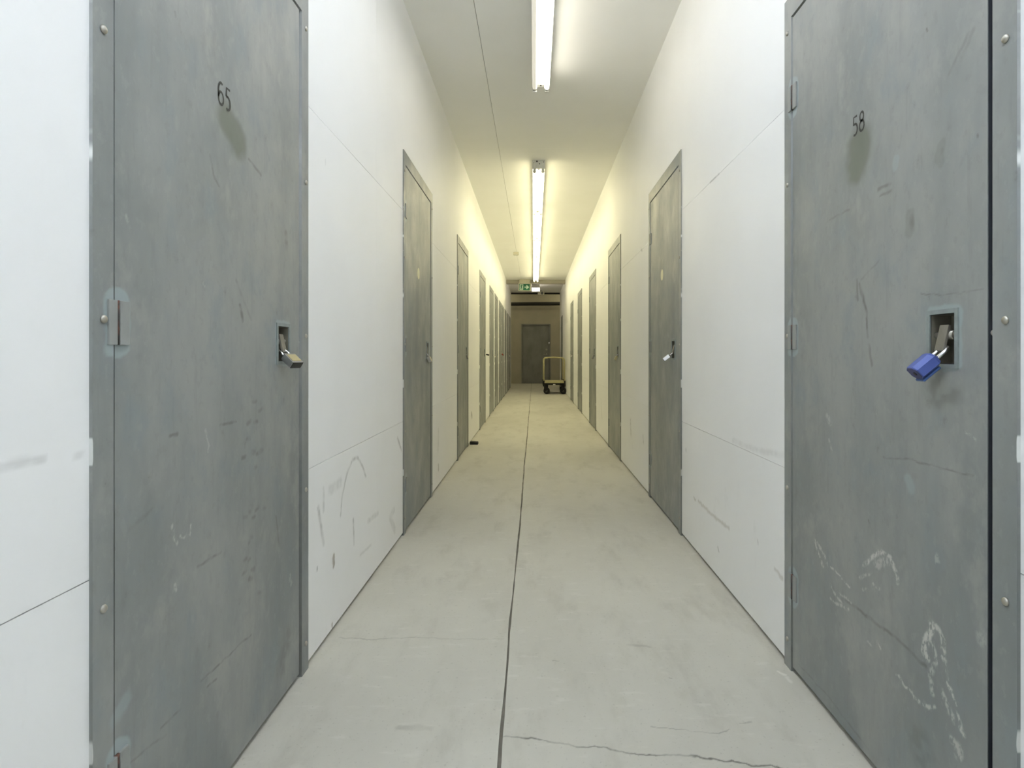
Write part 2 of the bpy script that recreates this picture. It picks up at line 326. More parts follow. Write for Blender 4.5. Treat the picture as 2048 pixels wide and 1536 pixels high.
def obj(name, bm, mat, parent=None, bevel=0.0, seg=2):
    if bevel:
        bmesh.ops.bevel(bm, geom=bm.edges[:], offset=bevel, segments=seg, affect='EDGES', profile=0.6)
    bmesh.ops.recalc_face_normals(bm, faces=bm.faces[:])
    me = bpy.data.meshes.new(name); bm.to_mesh(me); bm.free()
    for m_ in (mat if isinstance(mat, (list, tuple)) else [mat]): me.materials.append(m_)
    o = bpy.data.objects.new(name, me); C.objects.link(o)
    if parent: o.parent = parent
    return o
def new(): return bmesh.new()
def bx(name, mat, parent, *a, bevel=0.0):
    bm = new(); box(bm, *a); return obj(name, bm, mat, parent, bevel)
def tag(o, label=None, cat=None, group=None, kind=None):
    for k, v in (('label', label), ('category', cat), ('group', group), ('kind', kind)):
        if v: o[k] = v
    return o
def empty(name, loc=(0, 0, 0), rz=0.0):
    o = bpy.data.objects.new(name, None); C.objects.link(o); o.location = loc; o.rotation_euler = (0, 0, rz); o.empty_display_size = 0.1
    return o
def copy_tree(o, parent=None):
    c = o.copy(); C.objects.link(c); c.parent = parent
    for ch in list(o.children): copy_tree(ch, c)
    return c

# ------------------------------------------------------------------ door positions (near edge of frame, along the passage)
DW, DH = 0.90, 2.14
LD = [0.941, 3.19, 5.44, 7.69, 9.40, 10.64, 11.90, 12.95, 14.15, 15.45, 16.75]
RD = [0.9695, 3.19, 5.42, 7.60, 9.82, 11.95, 16.45]
# ------------------------------------------------------------------ the setting
def cells(y0, y1, z0, z1, holes):
    """rectangles of [y0,y1]x[z0,z1] with the holes (y0,y1,ztop from floor) cut out"""
    out = []; hs = sorted(h for h in holes if h[1] > y0 and h[0] < y1 and h[2] > z0)
    y = y0
    for a, b, zt in hs:
        a, b = max(a, y0), min(b, y1)
        if a > y: out.append((y, a, z0, z1))
        if zt < z1: out.append((a, b, zt, z1))
        y = b
    if y < y1: out.append((y, y1, z0, z1))
    return out
PT = 0.012     # wall board thickness
def side_wall(name, x, s, doors, mat, joints):
    holes = [(d, d+DW, DH) for d in doors]
    bm = new()
    for c in cells(Y0, Y1, 0, H, holes):
        xs = sorted((x-s*PT, x-s*0.11)); box(bm, xs[0], xs[1], c[0], c[1], c[2], c[3])
    wl = tag(obj(name, bm, M['backing']), kind='structure')
    wl['label'] = ('white boarded passage wall with grey doors, left of the floor joint' if s > 0 else 'white boarded passage wall with grey doors, right side with cart')
    rows = [(0.015, 0.6311), (0.6329, 1.8012), (1.8028, H)]
    for z0, z1 in rows:
        ys = [Y0] + [j for j in joints] + [Y1]
        for a, b in zip(ys[:-1], ys[1:]):
            cs_ = cells(a+0.0003, b-0.0003, z0, z1, holes)
            res = (0.0045 if z0 < 0.6 else 0.006) if 0.1 < a < 4 else (0.012 if 4 < a < 9 else 9.0)
            V, Q, ab = grid_faces(cs_, res, lambda p: np.stack([np.full(len(p), x), p[:, 0], p[:, 1]], 1))
            mk = np.zeros((len(V), 4))
            if res < 1: mk[:, 0] = stroke_mask(ab, mat[0], 0.007, 25, (60, 0.5)); mk[:, 1] = stroke_mask(ab, mat[1], 0.010, 60)
            ev, ef = [], []
            for c in cs_:        # the edges and back of the board
                k = len(ev); xb = x-s*PT
                ev += [(x, c[0], c[2]), (x, c[1], c[2]), (x, c[1], c[3]), (x, c[0], c[3]), (xb, c[0], c[2]), (xb, c[1], c[2]), (xb, c[1], c[3]), (xb, c[0], c[3])]
                ef += [(k+4, k+7, k+6, k+5)] + [(k+i, k+(i+1) % 4, k+4+(i+1) % 4, k+4+i) for i in range(4)]
            grid_obj('wall_board', V, Q, mk, M['wall'], wl, (ev, ef))
    return wl
side_wall('wall_left', XL, 1, LD, MARK_L, [0.2, 2.65, 5.08, 7.35, 9.7, 12.05, 14.4, 16.7])
side_wall('wall_right', XR, -1, RD, MARK_R, [0.5, 2.85, 5.2, 7.4, 9.65, 11.9, 14.2, 16.4])
# floor: base, two slabs with the long joint between them
fl = tag(bx('floor', M['joint'], None, -4.0, 4.0, Y0, YE+0.1, -0.12, -0.007), 'bare beige concrete floor with one long joint', kind='structure')
def slab(x0, x1, left):
    rnd = random.Random(5 if left else 6); n = 420; ys = [Y0+(YE+0.1-Y0)*i/n for i in range(n+1)]; es = []; wob = 0.0
    for y in ys:
        wob = wob*0.7 + rnd.gauss(0, 0.0008); es.append((x1 if left else x0) + wob + 0.0025*math.sin(y*2.1)*(1 if y < 6 else 0.6))
    fx0, fx1 = max(x0, -0.74), min(x1, 0.83)      # fine part between the walls, near the viewer
    def put(p):
        e = np.interp(p[:, 1], ys, es); f = (p[:, 0]-fx0)/(fx1-fx0)
        xx = fx0+(e-fx0)*f if left else e+(fx1-e)*f
        return np.stack([xx, p[:, 1], np.zeros(len(p))], 1)
    V1, Q1, a1 = grid_faces([(fx0, fx1, 1.25, 2.25)], 0.0032, put)
    V2, Q2, a2 = grid_faces([(fx0, fx1, Y0, 1.25), (fx0, fx1, 2.25, YE+0.1)], 0.05, put)
    V = np.concatenate([V1, V2]); Q = np.concatenate([Q1, Q2+len(V1)]); mk = np.zeros((len(V), 4))
    mk[:len(V1), 0] = stroke_mask(V1[:, :2], CRACK, 0.010, 45, (14, 0.45)); mk[:len(V1), 1] = stroke_mask(V1[:, :2], CHIP)
    ev, ef = [], []
    for i in range(n):                             # the edge along the joint
        k = len(ev); ev += [(es[i], ys[i], 0), (es[i+1], ys[i+1], 0), (es[i+1], ys[i+1], -0.012), (es[i], ys[i], -0.012)]; ef.append((k, k+1, k+2, k+3))
    xa, xb = (x0, fx0) if left else (fx1, x1)
    k = len(ev); ev += [(xa, Y0, 0), (xb, Y0, 0), (xb, YE+0.1, 0), (xa, YE+0.1, 0)]; ef.append((k, k+1, k+2, k+3))
    return grid_obj('concrete_slab', V, Q, mk, M['concrete'], fl, (ev, ef))
slab(-4.0, -0.0893, True); slab(-0.0815, 4.0, False)
# ceiling boards
ce = tag(bx('ceiling', M['backing'], None, XL-0.11, XR+0.11, Y0, Y1, H+0.012, H+0.10), 'white boarded ceiling with a long seam beside the strip lights', kind='structure')
for x0, x1 in ((XL-0.10, -0.3365), (-0.3335, XR+0.10)):
    ys = [Y0, 0.8, 3.15, 5.5, 7.85, 10.2, 12.55, 14.9, Y1]
    for a, b in zip(ys[:-1], ys[1:]):
        bx('ceiling_board', M['ceiling'], ce, x0, x1, a+0.0006, b-0.0006, H, H+0.012)
# header beam across the passage where the lit run ends; brown paints its shade
tag(bx('trim_1', M['brown_wall'], None, XL, XR, 15.12, 15.32, H-0.09, H), 'header beam across the ceiling behind the exit sign, shade put in as brown', kind='structure')
tag(bx('trim_2', M['black'], None, XL-0.1, XR+0.1, Y1, Y1+0.04, H-0.05, H+0.1), 'black edge strip where the passage ceiling stops', kind='structure')
# back of the passage (behind the camera) and the cross passage at the far end
tag(bx('wall_back', M['wall_plain'], None, XL-0.11, XR+0.11, Y0-0.1, Y0, 0, H+0.1), 'plain white wall closing the passage behind the viewer', kind='structure')
bm = new()
DX0, DX1, DZ = -0.44, 0.58, 2.09
box(bm, -4, DX0, YE, YE+0.1, 0, 3.4); box(bm, DX1, 4, YE, YE+0.1, 0, 3.4); box(bm, DX0, DX1, YE, YE+0.1, DZ, 3.4)
tag(obj('wall_end', bm, M['brown_wall']), 'brown painted wall with the dark end door', kind='structure')
tag(bx('ceiling_cross', M['brown_wall'], None, -4, 4, Y1, YE+0.1, 3.4, 3.5), 'dim ceiling of the cross passage at the far end', kind='structure')
bm = new(); box(bm, -4, XL-0.11, Y1-0.1, Y1, 0, 3.4); box(bm, XR+0.11, 4, Y1-0.1, Y1, 0, 3.4); box(bm, XL-0.11, XR+0.11, Y1-0.1, Y1, H+0.1, 3.4)
tag(obj('wall_cross', bm, M['brown_wall']), 'near wall of the cross passage at the far end', kind='structure')
for k, x in enumerate((-4.1, 4.0)):
    tag(bx('wall_cross_end', M['brown_wall'], None, x, x+0.1, Y1-0.1, YE+0.1, 0, 3.4), 'short end wall of the cross passage, ' + ('left' if k == 0 else 'right'), kind='structure')
bm = new(); tube(bm, [(-3.9, 19.95, 2.74), (0, 19.95, 2.77), (3.9, 19.95, 2.81)], 0.062, 16)
tag(obj('ceiling_pipe', bm, M['black']), 'black pipe running across above the far end door', 'pipe')

# ------------------------------------------------------------------ doors
U0, U1 = -0.403, 0.398        # inner edges of the jambs
LU0, LU1, LZ0, LZ1 = -0.3965, 0.383, 0.017, 2.063   # leaf
HU0, HU1, HZ0, HZ1 = 0.235, 0.305, 0.982, 1.082    # lock pocket
FN, LN = 0.006, 0.003         # frame and leaf face, proud of the wall
frame_mesh = {}
def frame_part(key, mat, mk_, res, parent):
    if key in frame_mesh:
        o = bpy.data.objects.new('frame', frame_mesh[key]); C.objects.link(o); o.parent = parent; return o
    V, Q, ab = grid_faces([(-0.45, U0, 0, DH), (U1, 0.45, 0, DH), (U0, U1, 2.07, DH)], res, lambda p: np.stack([np.full(len(p), FN), p[:, 0], p[:, 1]], 1))
    mk = np.zeros((len(V), 4)); mk[:, 3] = 1-stroke_mask(ab, mk_['fresh'], 0.008, 40)
    ev, ef = [], []
    def bxx(x0, x1, y0, y1, z0, z1):
        k = len(ev); ev.extend((x, y, z) for z in (z0, z1) for y in (y0, y1) for x in (x0, x1))
        ef.extend(tuple(k+i for i in q) for q in ((0,2,3,1), (4,5,7,6), (0,1,5,4), (2,6,7,3), (0,4,6,2), (1,3,7,5)))
    g = FN-0.0004
    bxx(-0.10, g, -0.45, U0, 0, DH); bxx(-0.10, g, U1, 0.45, 0, DH); bxx(-0.10, g, U0, U1, 2.07, DH)
    bxx(-0.10, -0.045, U0, U0+0.02, 0, 2.07); bxx(-0.10, -0.045, U1-0.03, U1, 0, 2.07); bxx(-0.10, -0.045, U0+0.02, U1-0.03, 2.045, 2.07)
    o = grid_obj('frame', V, Q, mk, mat, parent, (ev, ef)); frame_mesh[key] = o.data
    return o
leaf_mesh = {}
def leaf_part(key, mat, mk_, res, parent):
    """door leaf: gridded front face with the lock hole, plain edges and back"""
    if key in leaf_mesh:
        o = bpy.data.objects.new('leaf', leaf_mesh[key]); C.objects.link(o); o.parent = parent; return o
    us = [LU0, HU0, HU1, LU1]; zs = [LZ0, HZ0, HZ1, LZ1]
    rects = [(us[i], us[i+1], zs[j], zs[j+1]) for i in range(3) for j in range(3) if not (i == 1 and j == 1)]
    V, Q, ab = grid_faces(rects, res, lambda p: np.stack([np.full(len(p), LN), p[:, 0], p[:, 1]], 1))
    mk = np.stack([stroke_mask(ab, mk_['dark'], 0.005, 45, (70, 0.4)), stroke_mask(ab, mk_['soft'], 0.02, 20), stroke_mask(ab, mk_['white'], 0.008, 60), 1-stroke_mask(ab, mk_['fresh'], 0.008, 40)], 1)
    ev, ef = [], []
    for (u0, u1, z0, z1), s in (((LU0, LU1, LZ0, LZ1), 1), ((HU0, HU1, HZ0, HZ1), -1)):
        k = len(ev); q = [(u0, z0), (u1, z0), (u1, z1), (u0, z1)]
        ev += [(LN, *p) for p in q] + [(-0.04, *p) for p in q]
        ef += [(k+i, k+4+i, k+4+(i+1) % 4, k+(i+1) % 4) for i in range(4)]
        if s > 0: ef.append((k+4, k+7, k+6, k+5))
    o = grid_obj('leaf', V, Q, mk, mat, parent, (ev, ef)); leaf_mesh[key] = o.data
    return o
def ring(bm, n, u0, u1, z0, z1, wid, n2):
    """flat rectangular rim"""
    box(bm, n, n2, u0-wid, u0, z0-wid, z1+wid); box(bm, n, n2, u1, u1+wid, z0-wid, z1+wid)
    box(bm, n, n2, u0, u1, z0-wid, z0); box(bm, n, n2, u0, u1, z1, z1+wid)
def stroke_mesh(paths, wd, n):
    bm = new()
    for p in paths:
        p = [Vector((0, *q)) for q in p]; A = []; B = []
        for i, q in enumerate(p):
            d = (p[min(i+1, len(p)-1)]-p[max(i-1, 0)]).normalized(); s = Vector((0, -d.z, d.y))*wd/2
            A.append(bm.verts.new(q+s+Vector((n, 0, 0)))); B.append(bm.verts.new(q-s+Vector((n, 0, 0))))
        for i in range(len(p)-1): bm.faces.new((A[i], A[i+1], B[i+1], B[i]))
    return bm
def arc(cx, cy, rx, ry, a0, a1, n=14): return [(cx+rx*math.cos(math.radians(a0+(a1-a0)*i/n)), cy+ry*math.sin(math.radians(a0+(a1-a0)*i/n))) for i in range(n+1)]
DIG = {   # strokes in a 0.5 x 1 cell
 '6': [arc(0.30, 0.62, 0.22, 0.38, 60, 180) + [(0.08, 0.3)], arc(0.29, 0.29, 0.21, 0.29, 0, 360, 22)],
 '5': [[(0.46, 0.98), (0.14, 0.98), (0.12, 0.56)], [(0.12, 0.56)] + arc(0.25, 0.30, 0.23, 0.30, 110, -120, 18)],
 '8': [arc(0.28, 0.76, 0.17, 0.23, 0, 360, 22), arc(0.28, 0.27, 0.21, 0.27, 0, 360, 22)]}
def number(text, u, z, h, parent, slant=0.0):
    paths = []
    for i, ch in enumerate(text):
        for p in DIG[ch]: paths.append([(u + (i-1)*h*0.62 + q[0]*h, z + (q[1]-0.5)*h) for q in p])
    o = obj('door_number', stroke_mesh(paths, h*0.12, LN+0.0006), M['number'], parent); o['label'] = 'black stencilled number ' + text
    return o
shared = {}
def part(name, key, maker, mat, parent, bevel=0.0):
    """shares mesh data between alike pieces"""
    if key not in shared: o = obj(name, maker(), mat, parent, bevel); shared[key] = o.data; return o
    o = bpy.data.objects.new(name, shared[key]); C.objects.link(o); o.parent = parent; return o
def mk_gap_shade(u0, u1):
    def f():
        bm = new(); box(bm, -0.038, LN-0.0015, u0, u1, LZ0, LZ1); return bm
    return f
def mk_screw():
    bm = new(); bmesh.ops.create_uvsphere(bm, u_segments=10, v_segments=6, radius=0.0075)
    for v in bm.verts: v.co.x *= 0.6
    for f in bm.faces: f.smooth = True
    return bm
def mk_plate(u0, u1, t_=0.004, h=0.0385):
    bm = new(); box(bm, LN, FN+t_, u0, u1, -h, h); return bm
def mk_pin():
    bm = new(); tube(bm, [(FN-0.0015, -0.394, -0.0385), (FN-0.0015, -0.394, 0.0385)], 0.0046, 10); return bm
def mk_pocket():
    bm = new(); e = 0.0015
    a, b_, c, d = HU0+e, HU1-e, HZ0+e, HZ1-e; n0, n1 = -0.038, LN
    v = lambda *p: bm.verts.new(p)
    P = [[v(n, a, c), v(n, b_, c), v(n, b_, d), v(n, a, d)] for n in (n0, n1)]
    bm.faces.new(P[0])
    for i in range(4): bm.faces.new((P[0][i], P[0][(i+1) % 4], P[1][(i+1) % 4], P[1][i]))
    return bm
def mk_rim():
    bm = new(); ring(bm, LN-0.004, HU0, HU1, HZ0, HZ1, 0.009, LN+0.003); return bm
def mk_tab():
    bm = new(); box(bm, -0.003, 0.003, -0.0125, 0.0125, -0.040, 0.013)   # plate hanging from the bolt
    return bm
def mk_bolt():
    bm = new(); tube(bm, [(-0.008, 0.237, 1.040), (-0.008, 0.43, 1.040)], 0.006, 12); return bm
def mk_knuckle():
    bm = new(); tube(bm, [(0, -0.020, 0), (0, 0.020, 0)], 0.0095, 12); return bm
doors = []
def door(i, side, ynear, mat, detail, label, key='any', mk_=None):
    yc = ynear + DW/2
    root = empty('door_%d' % i, ((XL if side > 0 else XR), yc, 0), 0 if side > 0 else PI)
    tag(root, label, 'door', 'grey steel storage doors', 'structure')
    mk_ = mk_ or MARK_ANY
    frame_part(key, mat, mk_, 0.005 if key != 'any' else 0.02, root)
    leaf = leaf_part(key, mat, mk_, 0.0027 if key != 'any' else 0.02, root)
    part('door_seal', 'gap_shadeA', mk_gap_shade(LU0-0.0006, LU0+0.002), M['seal'], root); part('door_seal', 'gap_shadeB', mk_gap_shade(LU1-0.002, LU1+0.0006), M['seal'], root)  # strips on both leaf edges, standing in for the dark of the gap
    for z in hz:
        h = empty_part('hinge', root, (0, 0, z), key, mat)
    lk = part('lock_pocket', 'pocket', mk_pocket, M['pocket'], root)
    part('lock_rim', 'rim', mk_rim, M['rim'], lk)
    part('bolt', 'bolt', mk_bolt, M['steel'], root)
    tb = part('bolt_tab', 'tab', mk_tab, M['tab'], root, 0.0012); tb.location = (-0.001, 0.268, 1.047); tb.rotation_euler = (0, math.radians(-13), 0)
    kn = part('knuckle', 'knuckle', mk_knuckle, M['steel'], root); kn.location = (-0.010, 0.268, 1.040)
    if detail:
        for u in (-0.427, 0.427):
            for z in (0.09, 0.575, 1.06, 1.545, 2.03):
                s = part('screw', 'screw', mk_screw, M['chrome'] if False else M['steel'], root); s.location = (FN+0.0008, u, z)
    doors.append(root)
    return root
def empty_part(name, root, loc, key, mat):
    """hinge: frame plate as the part, door plate and pin as its sub-parts"""
    h = part('hinge', 'hingeA'+key, lambda: mk_plate(-0.418, -0.3985), mat, root, 0.001); h.location = loc
    part('door_plate', 'hingeB'+key, lambda: mk_plate(-0.3895, -0.366, 0.002), mat, h, 0.001)
    part('pin', 'pin', mk_pin, M['rust'], h)
    return h
ordL = ['nearest door on the left, stencilled 65', 'second left door, with a cream sticker', 'third left door, black wedge at its foot',
        'fourth left door, with a dark padlock jutting out', 'fifth left door from the viewer, with a pale padlock', 'sixth left door from the viewer', 'seventh left door, with a red padlock',
        'eighth left door from the viewer', 'ninth left door, just before the header beam', 'tenth left door, first one past the header beam', 'last left door, beside the dim cross passage']
ordR = ['nearest door on the right, stencilled 58', 'second right door, with a cream sticker and padlock', 'third right door, with a brass padlock',
        'fourth right door from the viewer', 'fifth right door from the viewer', 'sixth right door, just before the yellow cart', 'last right door, behind the yellow cart']
n = 1; DL = []; DR = []
for i, y in enumerate(LD):
    DL.append(door(n, 1, y, M['door_65'] if i == 0 else M['door'], i < 2, 'grey painted steel ' + ordL[i], *(('65', MARK_65) if i == 0 else ()))); n += 1
for i, y in enumerate(RD):
    DR.append(door(n, -1, y, M['door_58'] if i == 0 else M['door'], i < 2, 'grey painted steel ' + ordR[i], *(('58', MARK_58) if i == 0 else ()))); n += 1
number('65', -0.043, 1.604, 0.050, DL[0]); number('58', -0.027, 1.582, 0.047, DR[0])
for d_ in (DL[1], DR[1]):
    bm = new(); q = [bm.verts.new((LN+0.0006, -0.03+0.036*math.cos(2*PI*k/24), 1.51+0.036*math.sin(2*PI*k/24))) for k in range(24)]; bm.faces.new(q)
    s = obj('sticker', bm, M['sticker'], d_); s['label'] = 'round cream paper sticker'

# the door in the end wall
ed = empty('door_%d' % n, ((DX0+DX1)/2, YE, 0)); tag(ed, 'dark grey end door with lever handle facing down the passage', 'door', kind='structure')
hw = (DX1-DX0)/2
bm = new(); box(bm, -hw, -hw+0.045, -0.02, 0.10, 0, DZ); box(bm, hw-0.045, hw, -0.02, 0.10, 0, DZ); box(bm, -hw+0.045, hw-0.045, -0.02, 0.10, DZ-0.045, DZ)
obj('frame', bm, M['door_end'], ed)
el = bx('leaf', M['door_end'], ed, -hw+0.05, hw-0.052, 0.02, 0.06, 0.012, DZ-0.052)
bm = new(); tube(bm, [(0.365, 0.02, 1.03), (0.365, -0.045, 1.03)], 0.028, 14, radii=[0.03, 0.022]); tube(bm, [(0.372, -0.045, 1.03), (0.30, -0.052, 1.028), (0.245, -0.045, 1.02)], 0.013, 10)
obj('lever_handle', bm, M['chrome'], el)
bm = new(); tube(bm, [(0.37, 0.02, 1.19), (0.37, -0.012, 1.19)], 0.034, 16); obj('deadbolt', bm, M['steel'], el)
bm = new(); tube(bm, [(0.455, 0.0, 1.42), (0.455, -0.05, 1.42)], 0.022, 12, radii=[0.03, 0.018]); tube(bm, [(0.455, -0.03, 1.42), (0.455, -0.035, 1.36)], 0.012, 10); obj('latch_guard', bm, M['chrome'], el)
for z in (0.25, 1.05, 1.85):
    bm = new(); tube(bm, [(-hw+0.048, -0.022, z-0.05), (-hw+0.048, -0.022, z+0.05)], 0.009, 8); obj('hinge', bm, M['door_end'], ed)

# ------------------------------------------------------------------ padlocks (built hanging down -z from the shackle's top at the origin; width along y)
def padlock(label, door_root, body, band, tilt, loc=(0.0, 0.266, 1.016), size=1.0, yaw=0.0, style='square'):
    p = empty('padlock'); tag(p, label, 'padlock', 'padlocks on the doors')
    bm = new(); w_, t_, h_ = 0.020*size, 0.0105*size, 0.042*size; z1 = -0.031*size
    if style == 'square':
        box(bm, -t_, t_, -w_, w_, z1-h_, z1)
        obj('body', bm, body, p, 0.0022*size, 2)
        bm = new(); box(bm, -t_*0.93, t_*0.93, -w_*0.93, w_*0.93, z1-h_-0.0012, z1-h_+0.002); obj('base', bm, band, p)
        bm = new(); box(bm, t_-0.001, t_+0.0012*size, -w_*0.8, w_*0.8, z1-h_*0.85, z1-h_*0.15); obj('face_plate', bm, M['brass'], p, 0.0005, 1)
    else:      # hexagonal cylinder-like body with chamfered sides
        prof = [(-0.55, -1), (0.55, -1), (1, -0.45), (1, 0.45), (0.55, 1), (-0.55, 1), (-1, 0.45), (-1, -0.45)]
        rings = []
        for zz, s in ((z1-h_, 0.96), (z1-h_*0.96, 1.0), (z1-h_*0.12, 1.0), (z1, 0.86)):
            rings.append([bm.verts.new((a*t_*1.35*s, b_*w_*s, zz)) for a, b_ in prof])
        for A, B in zip(rings[:-1], rings[1:]):
            for k in range(8): bm.faces.new((A[k], A[(k+1) % 8], B[(k+1) % 8], B[k]))
        bm.faces.new(rings[-1]); bm.faces.new(rings[0][::-1])
        obj('body', bm, body, p)
        bm = new(); q = [bm.verts.new((a*t_*1.2, b_*w_*0.88, z1-h_-0.0008)) for a, b_ in prof]; q2 = [bm.verts.new((v.co.x, v.co.y, z1-h_+0.001)) for v in q]
        bm.faces.new(q[::-1])
        for k in range(8): bm.faces.new((q[k], q[(k+1) % 8], q2[(k+1) % 8], q2[k]))
        b2 = obj('base', bm, band, p)
        bm = new(); tube(bm, [(0, 0.004, z1-h_-0.002), (0, 0.004, z1-h_+0.001)], 0.0042, 10); obj('keyway', bm, M['plastic_dark'], b2)
        bm = new(); box(bm, -t_*1.3-0.005, -t_*1.3, -w_*0.7, w_*0.7, z1-h_*1.06, z1-h_*0.15); obj('side_flap', bm, M['blue2'], p, 0.001, 1)
    bm = new(); r = 0.0125*size
    pts = [(0, -r, z1-0.004), (0, -r, -r)] + [(0, -r*math.cos(a), -r+r*math.sin(a)+0.0) for a in [PI*k/10 for k in range(1, 10)]] + [(0, r, -r), (0, r, z1-0.004)]
    tube(bm, pts, 0.0034*size, 10); obj('shackle', bm, M['chrome'], p)
    rz = door_root.rotation_euler.z
    base = Matrix.Translation(door_root.location) @ Matrix.Rotation(rz, 4, 'Z')
    p.matrix_world = base @ Matrix.Translation(loc) @ Matrix.Rotation(yaw, 4, 'Z') @ Matrix.Rotation(-tilt, 4, 'Y')
    return p
rad = math.radians
padlock('silver and brass padlock hanging from the door stencilled 65', DL[0], M['lam'], M['plastic_dark'], rad(52), yaw=rad(-22))
padlock('blue padlock hanging from the door stencilled 58', DR[0], M['blue'], M['violet'], rad(48), loc=(0.0, 0.276, 1.016), size=1.08, yaw=rad(-8), style='hex')
padlock('silver padlock on the right door with the cream sticker', DR[1], M['chrome'], M['plastic_dark'], rad(52), yaw=rad(-15))
padlock('thin grey padlock on the left door with the cream sticker', DL[1], M['steel'], M['tab'], rad(22), size=0.95)
padlock('dull padlock on the left door above the black wedge', DL[2], M['tab'], M['plastic_dark'], rad(18), size=0.8)
padlock('brass padlock on the third right door', DR[2], M['brass'], M['tab'], rad(25))
padlock('dark padlock jutting out from the fourth left door', DL[3], M['plastic_dark'], M['rubber'], rad(76), size=1.0)
padlock('pale padlock on the fifth left door', DL[4], M['enamel'], M['tab'], rad(40))
padlock('red padlock on the seventh left door', DL[6], M['red'], M['tab'], rad(45), loc=(0.0, 0.268, 1.05), size=1.1)
padlock('pale padlock on the tenth left door past the header beam', DL[9], M['enamel'], M['tab'], rad(40))
padlock('pale padlock on the sixth right door before the cart', DR[5], M['enamel'], M['tab'], rad(40))
padlock('grey padlock on the fourth right door', DR[3], M['lam'], M['tab'], rad(25))

# ------------------------------------------------------------------ strip lights
FW, FX = 0.1255, 0.0475; FZ = H-0.083; FL = 1.757
def strip_light(y0, mats, label, end_detail=False):
    r = empty('strip_light', (FX, y0, H)); tag(r, label, 'ceiling light', 'fluorescent strip lights in a row')
    g = 0.004
    bm = new()      # trough with slightly sloping sides
    a, b_ = FW/2, FW/2-0.003; zt, zm, zb = 0.0, -0.080, -0.083
    prof = [(-a, zt), (-a, zm), (-b_, zb), (b_, zb), (a, zm), (a, zt)]
    A = [bm.verts.new((x, g, z)) for x, z in prof]; B = [bm.verts.new((x, FL-g, z)) for x, z in prof]
    for k in range(6): bm.faces.new((A[k], A[(k+1) % 6], B[(k+1) % 6], B[k]))
    bm.faces.new(A); bm.faces.new(B[::-1])
    hs = obj('housing', bm, M['enamel'], r)
    for y in (0.0, FL):
        s = 1 if y == 0 else -1
        pl_ = bx('end_plate', M['holder'], r, -FW/2-0.001, FW/2+0.001, *(sorted((y, y+s*0.004))), -0.085, -0.0005)
        if end_detail and y == 0:
            for kx, kz, kr in ((-0.018, -0.006, 0.012), (0.008, -0.03, 0.008), (-0.05, -0.02, 0.005), (0.05, -0.012, 0.006)):
                bm = new(); tube(bm, [(kx, -0.0012, kz-0.008), (kx, 0.001, kz-0.008)], kr*0.7, 10); obj('knockout', bm, M['plastic_dark'], pl_)
        for sx in (-0.042, 0.042):
            yy = sorted((y+s*0.006, y+s*0.022))
            h = bx('lamp_holder', M['holder'], r, sx-0.014, sx+0.014, yy[0], yy[1], -0.126, -0.082, bevel=0.003)
        bm = new(); tube(bm, [(0, y+s*0.03, -0.082), (0, y+s*0.03, -0.087)], 0.006, 8); obj('screw', bm, M['plastic_dark'], hs)
    for sx, m_ in ((-0.042, mats[0]), (0.042, mats[1])):
        bm = new(); tube(bm, [(sx, 0.045, -0.104), (sx, FL-0.045, -0.104)], 0.0165, 10, False); tb = obj('tube', bm, m_, r)
        if m_ is M['tube_off']: tb['label'] = 'dim cream tube'
        for ya, yb in ((0.022, 0.0455), (FL-0.0455, FL-0.022)):
            bm = new(); tube(bm, [(sx, ya, -0.104), (sx, yb, -0.104)], 0.0168, 14); obj('end_cap', bm, M['cap'], tb)
    return r
strip_light(-1.217, (M['tube_c'], M['tube_c']), 'unseen strip light added on the ceiling behind the viewer for fill')  # this and the next two are unseen lamps added for ambient light
strip_light(-2.977, (M['tube_c'], M['tube_c']), 'unseen strip light added on the ceiling farthest behind the viewer for fill')
strip_light(0.543, (M['tube_c2'], M['tube_c2']), 'unseen strip light added on the ceiling above the viewer for fill')
strip_light(2.303, (M['tube_off'], M['tube_n']), 'nearest strip light in view, its left tube dim')
for i, nm in enumerate(['first strip light past the gap in the row, grey end plate showing', 'second strip light past the gap in the row', 'third strip light past the gap in the row',
                        'fourth strip light past the gap in the row', 'last strip light of the row, before the exit sign']):
    strip_light(5.82+i*1.757, (M['tube_w'], M['tube_w']), nm, i == 0)

for x_, nm in ((1.3, 'right'), (-1.4, 'left')):  # added lamps, out of sight, to brighten the end wall
    strip_light(0, (M['tube_w'], M['tube_w']), 'unseen strip light added for fill in the cross passage, to the ' + nm).matrix_world = Matrix.Translation((x_, 18.3, 3.4))
# ------------------------------------------------------------------ exit sign, emergency lamp, small fixtures on the ceiling
sg = empty('exit_sign', (-0.236, 15.0, H), rad(-4)); tag(sg, 'green exit sign with running man and arrow hanging from the ceiling', 'exit sign')
sg.rotation_euler = (0, rad(2.0), rad(-6))
bx('bracket', M['signframe'], sg, -0.145, 0.135, -0.012, 0.012, -0.105, 0.0, bevel=0.003)
cs = bx('case', M['signframe'], sg, -0.165, 0.165, -0.025, 0.025, -0.305, -0.10, bevel=0.006)
gp = bx('sign_panel', M['green'], sg, -0.142, 0.138, -0.0275, -0.024, -0.288, -0.122)
def flat(name, pts, mat, parent, y=-0.0285):
    bm = new(); q = [bm.verts.new((x, y, z)) for x, z in pts]; bm.faces.new(q); return obj(name, bm, mat, parent)
flat('doorway', [(-0.128, -0.278), (-0.035, -0.278), (-0.035, -0.132), (-0.128, -0.132)], M['signwhite'], gp, -0.028)
bm = new()
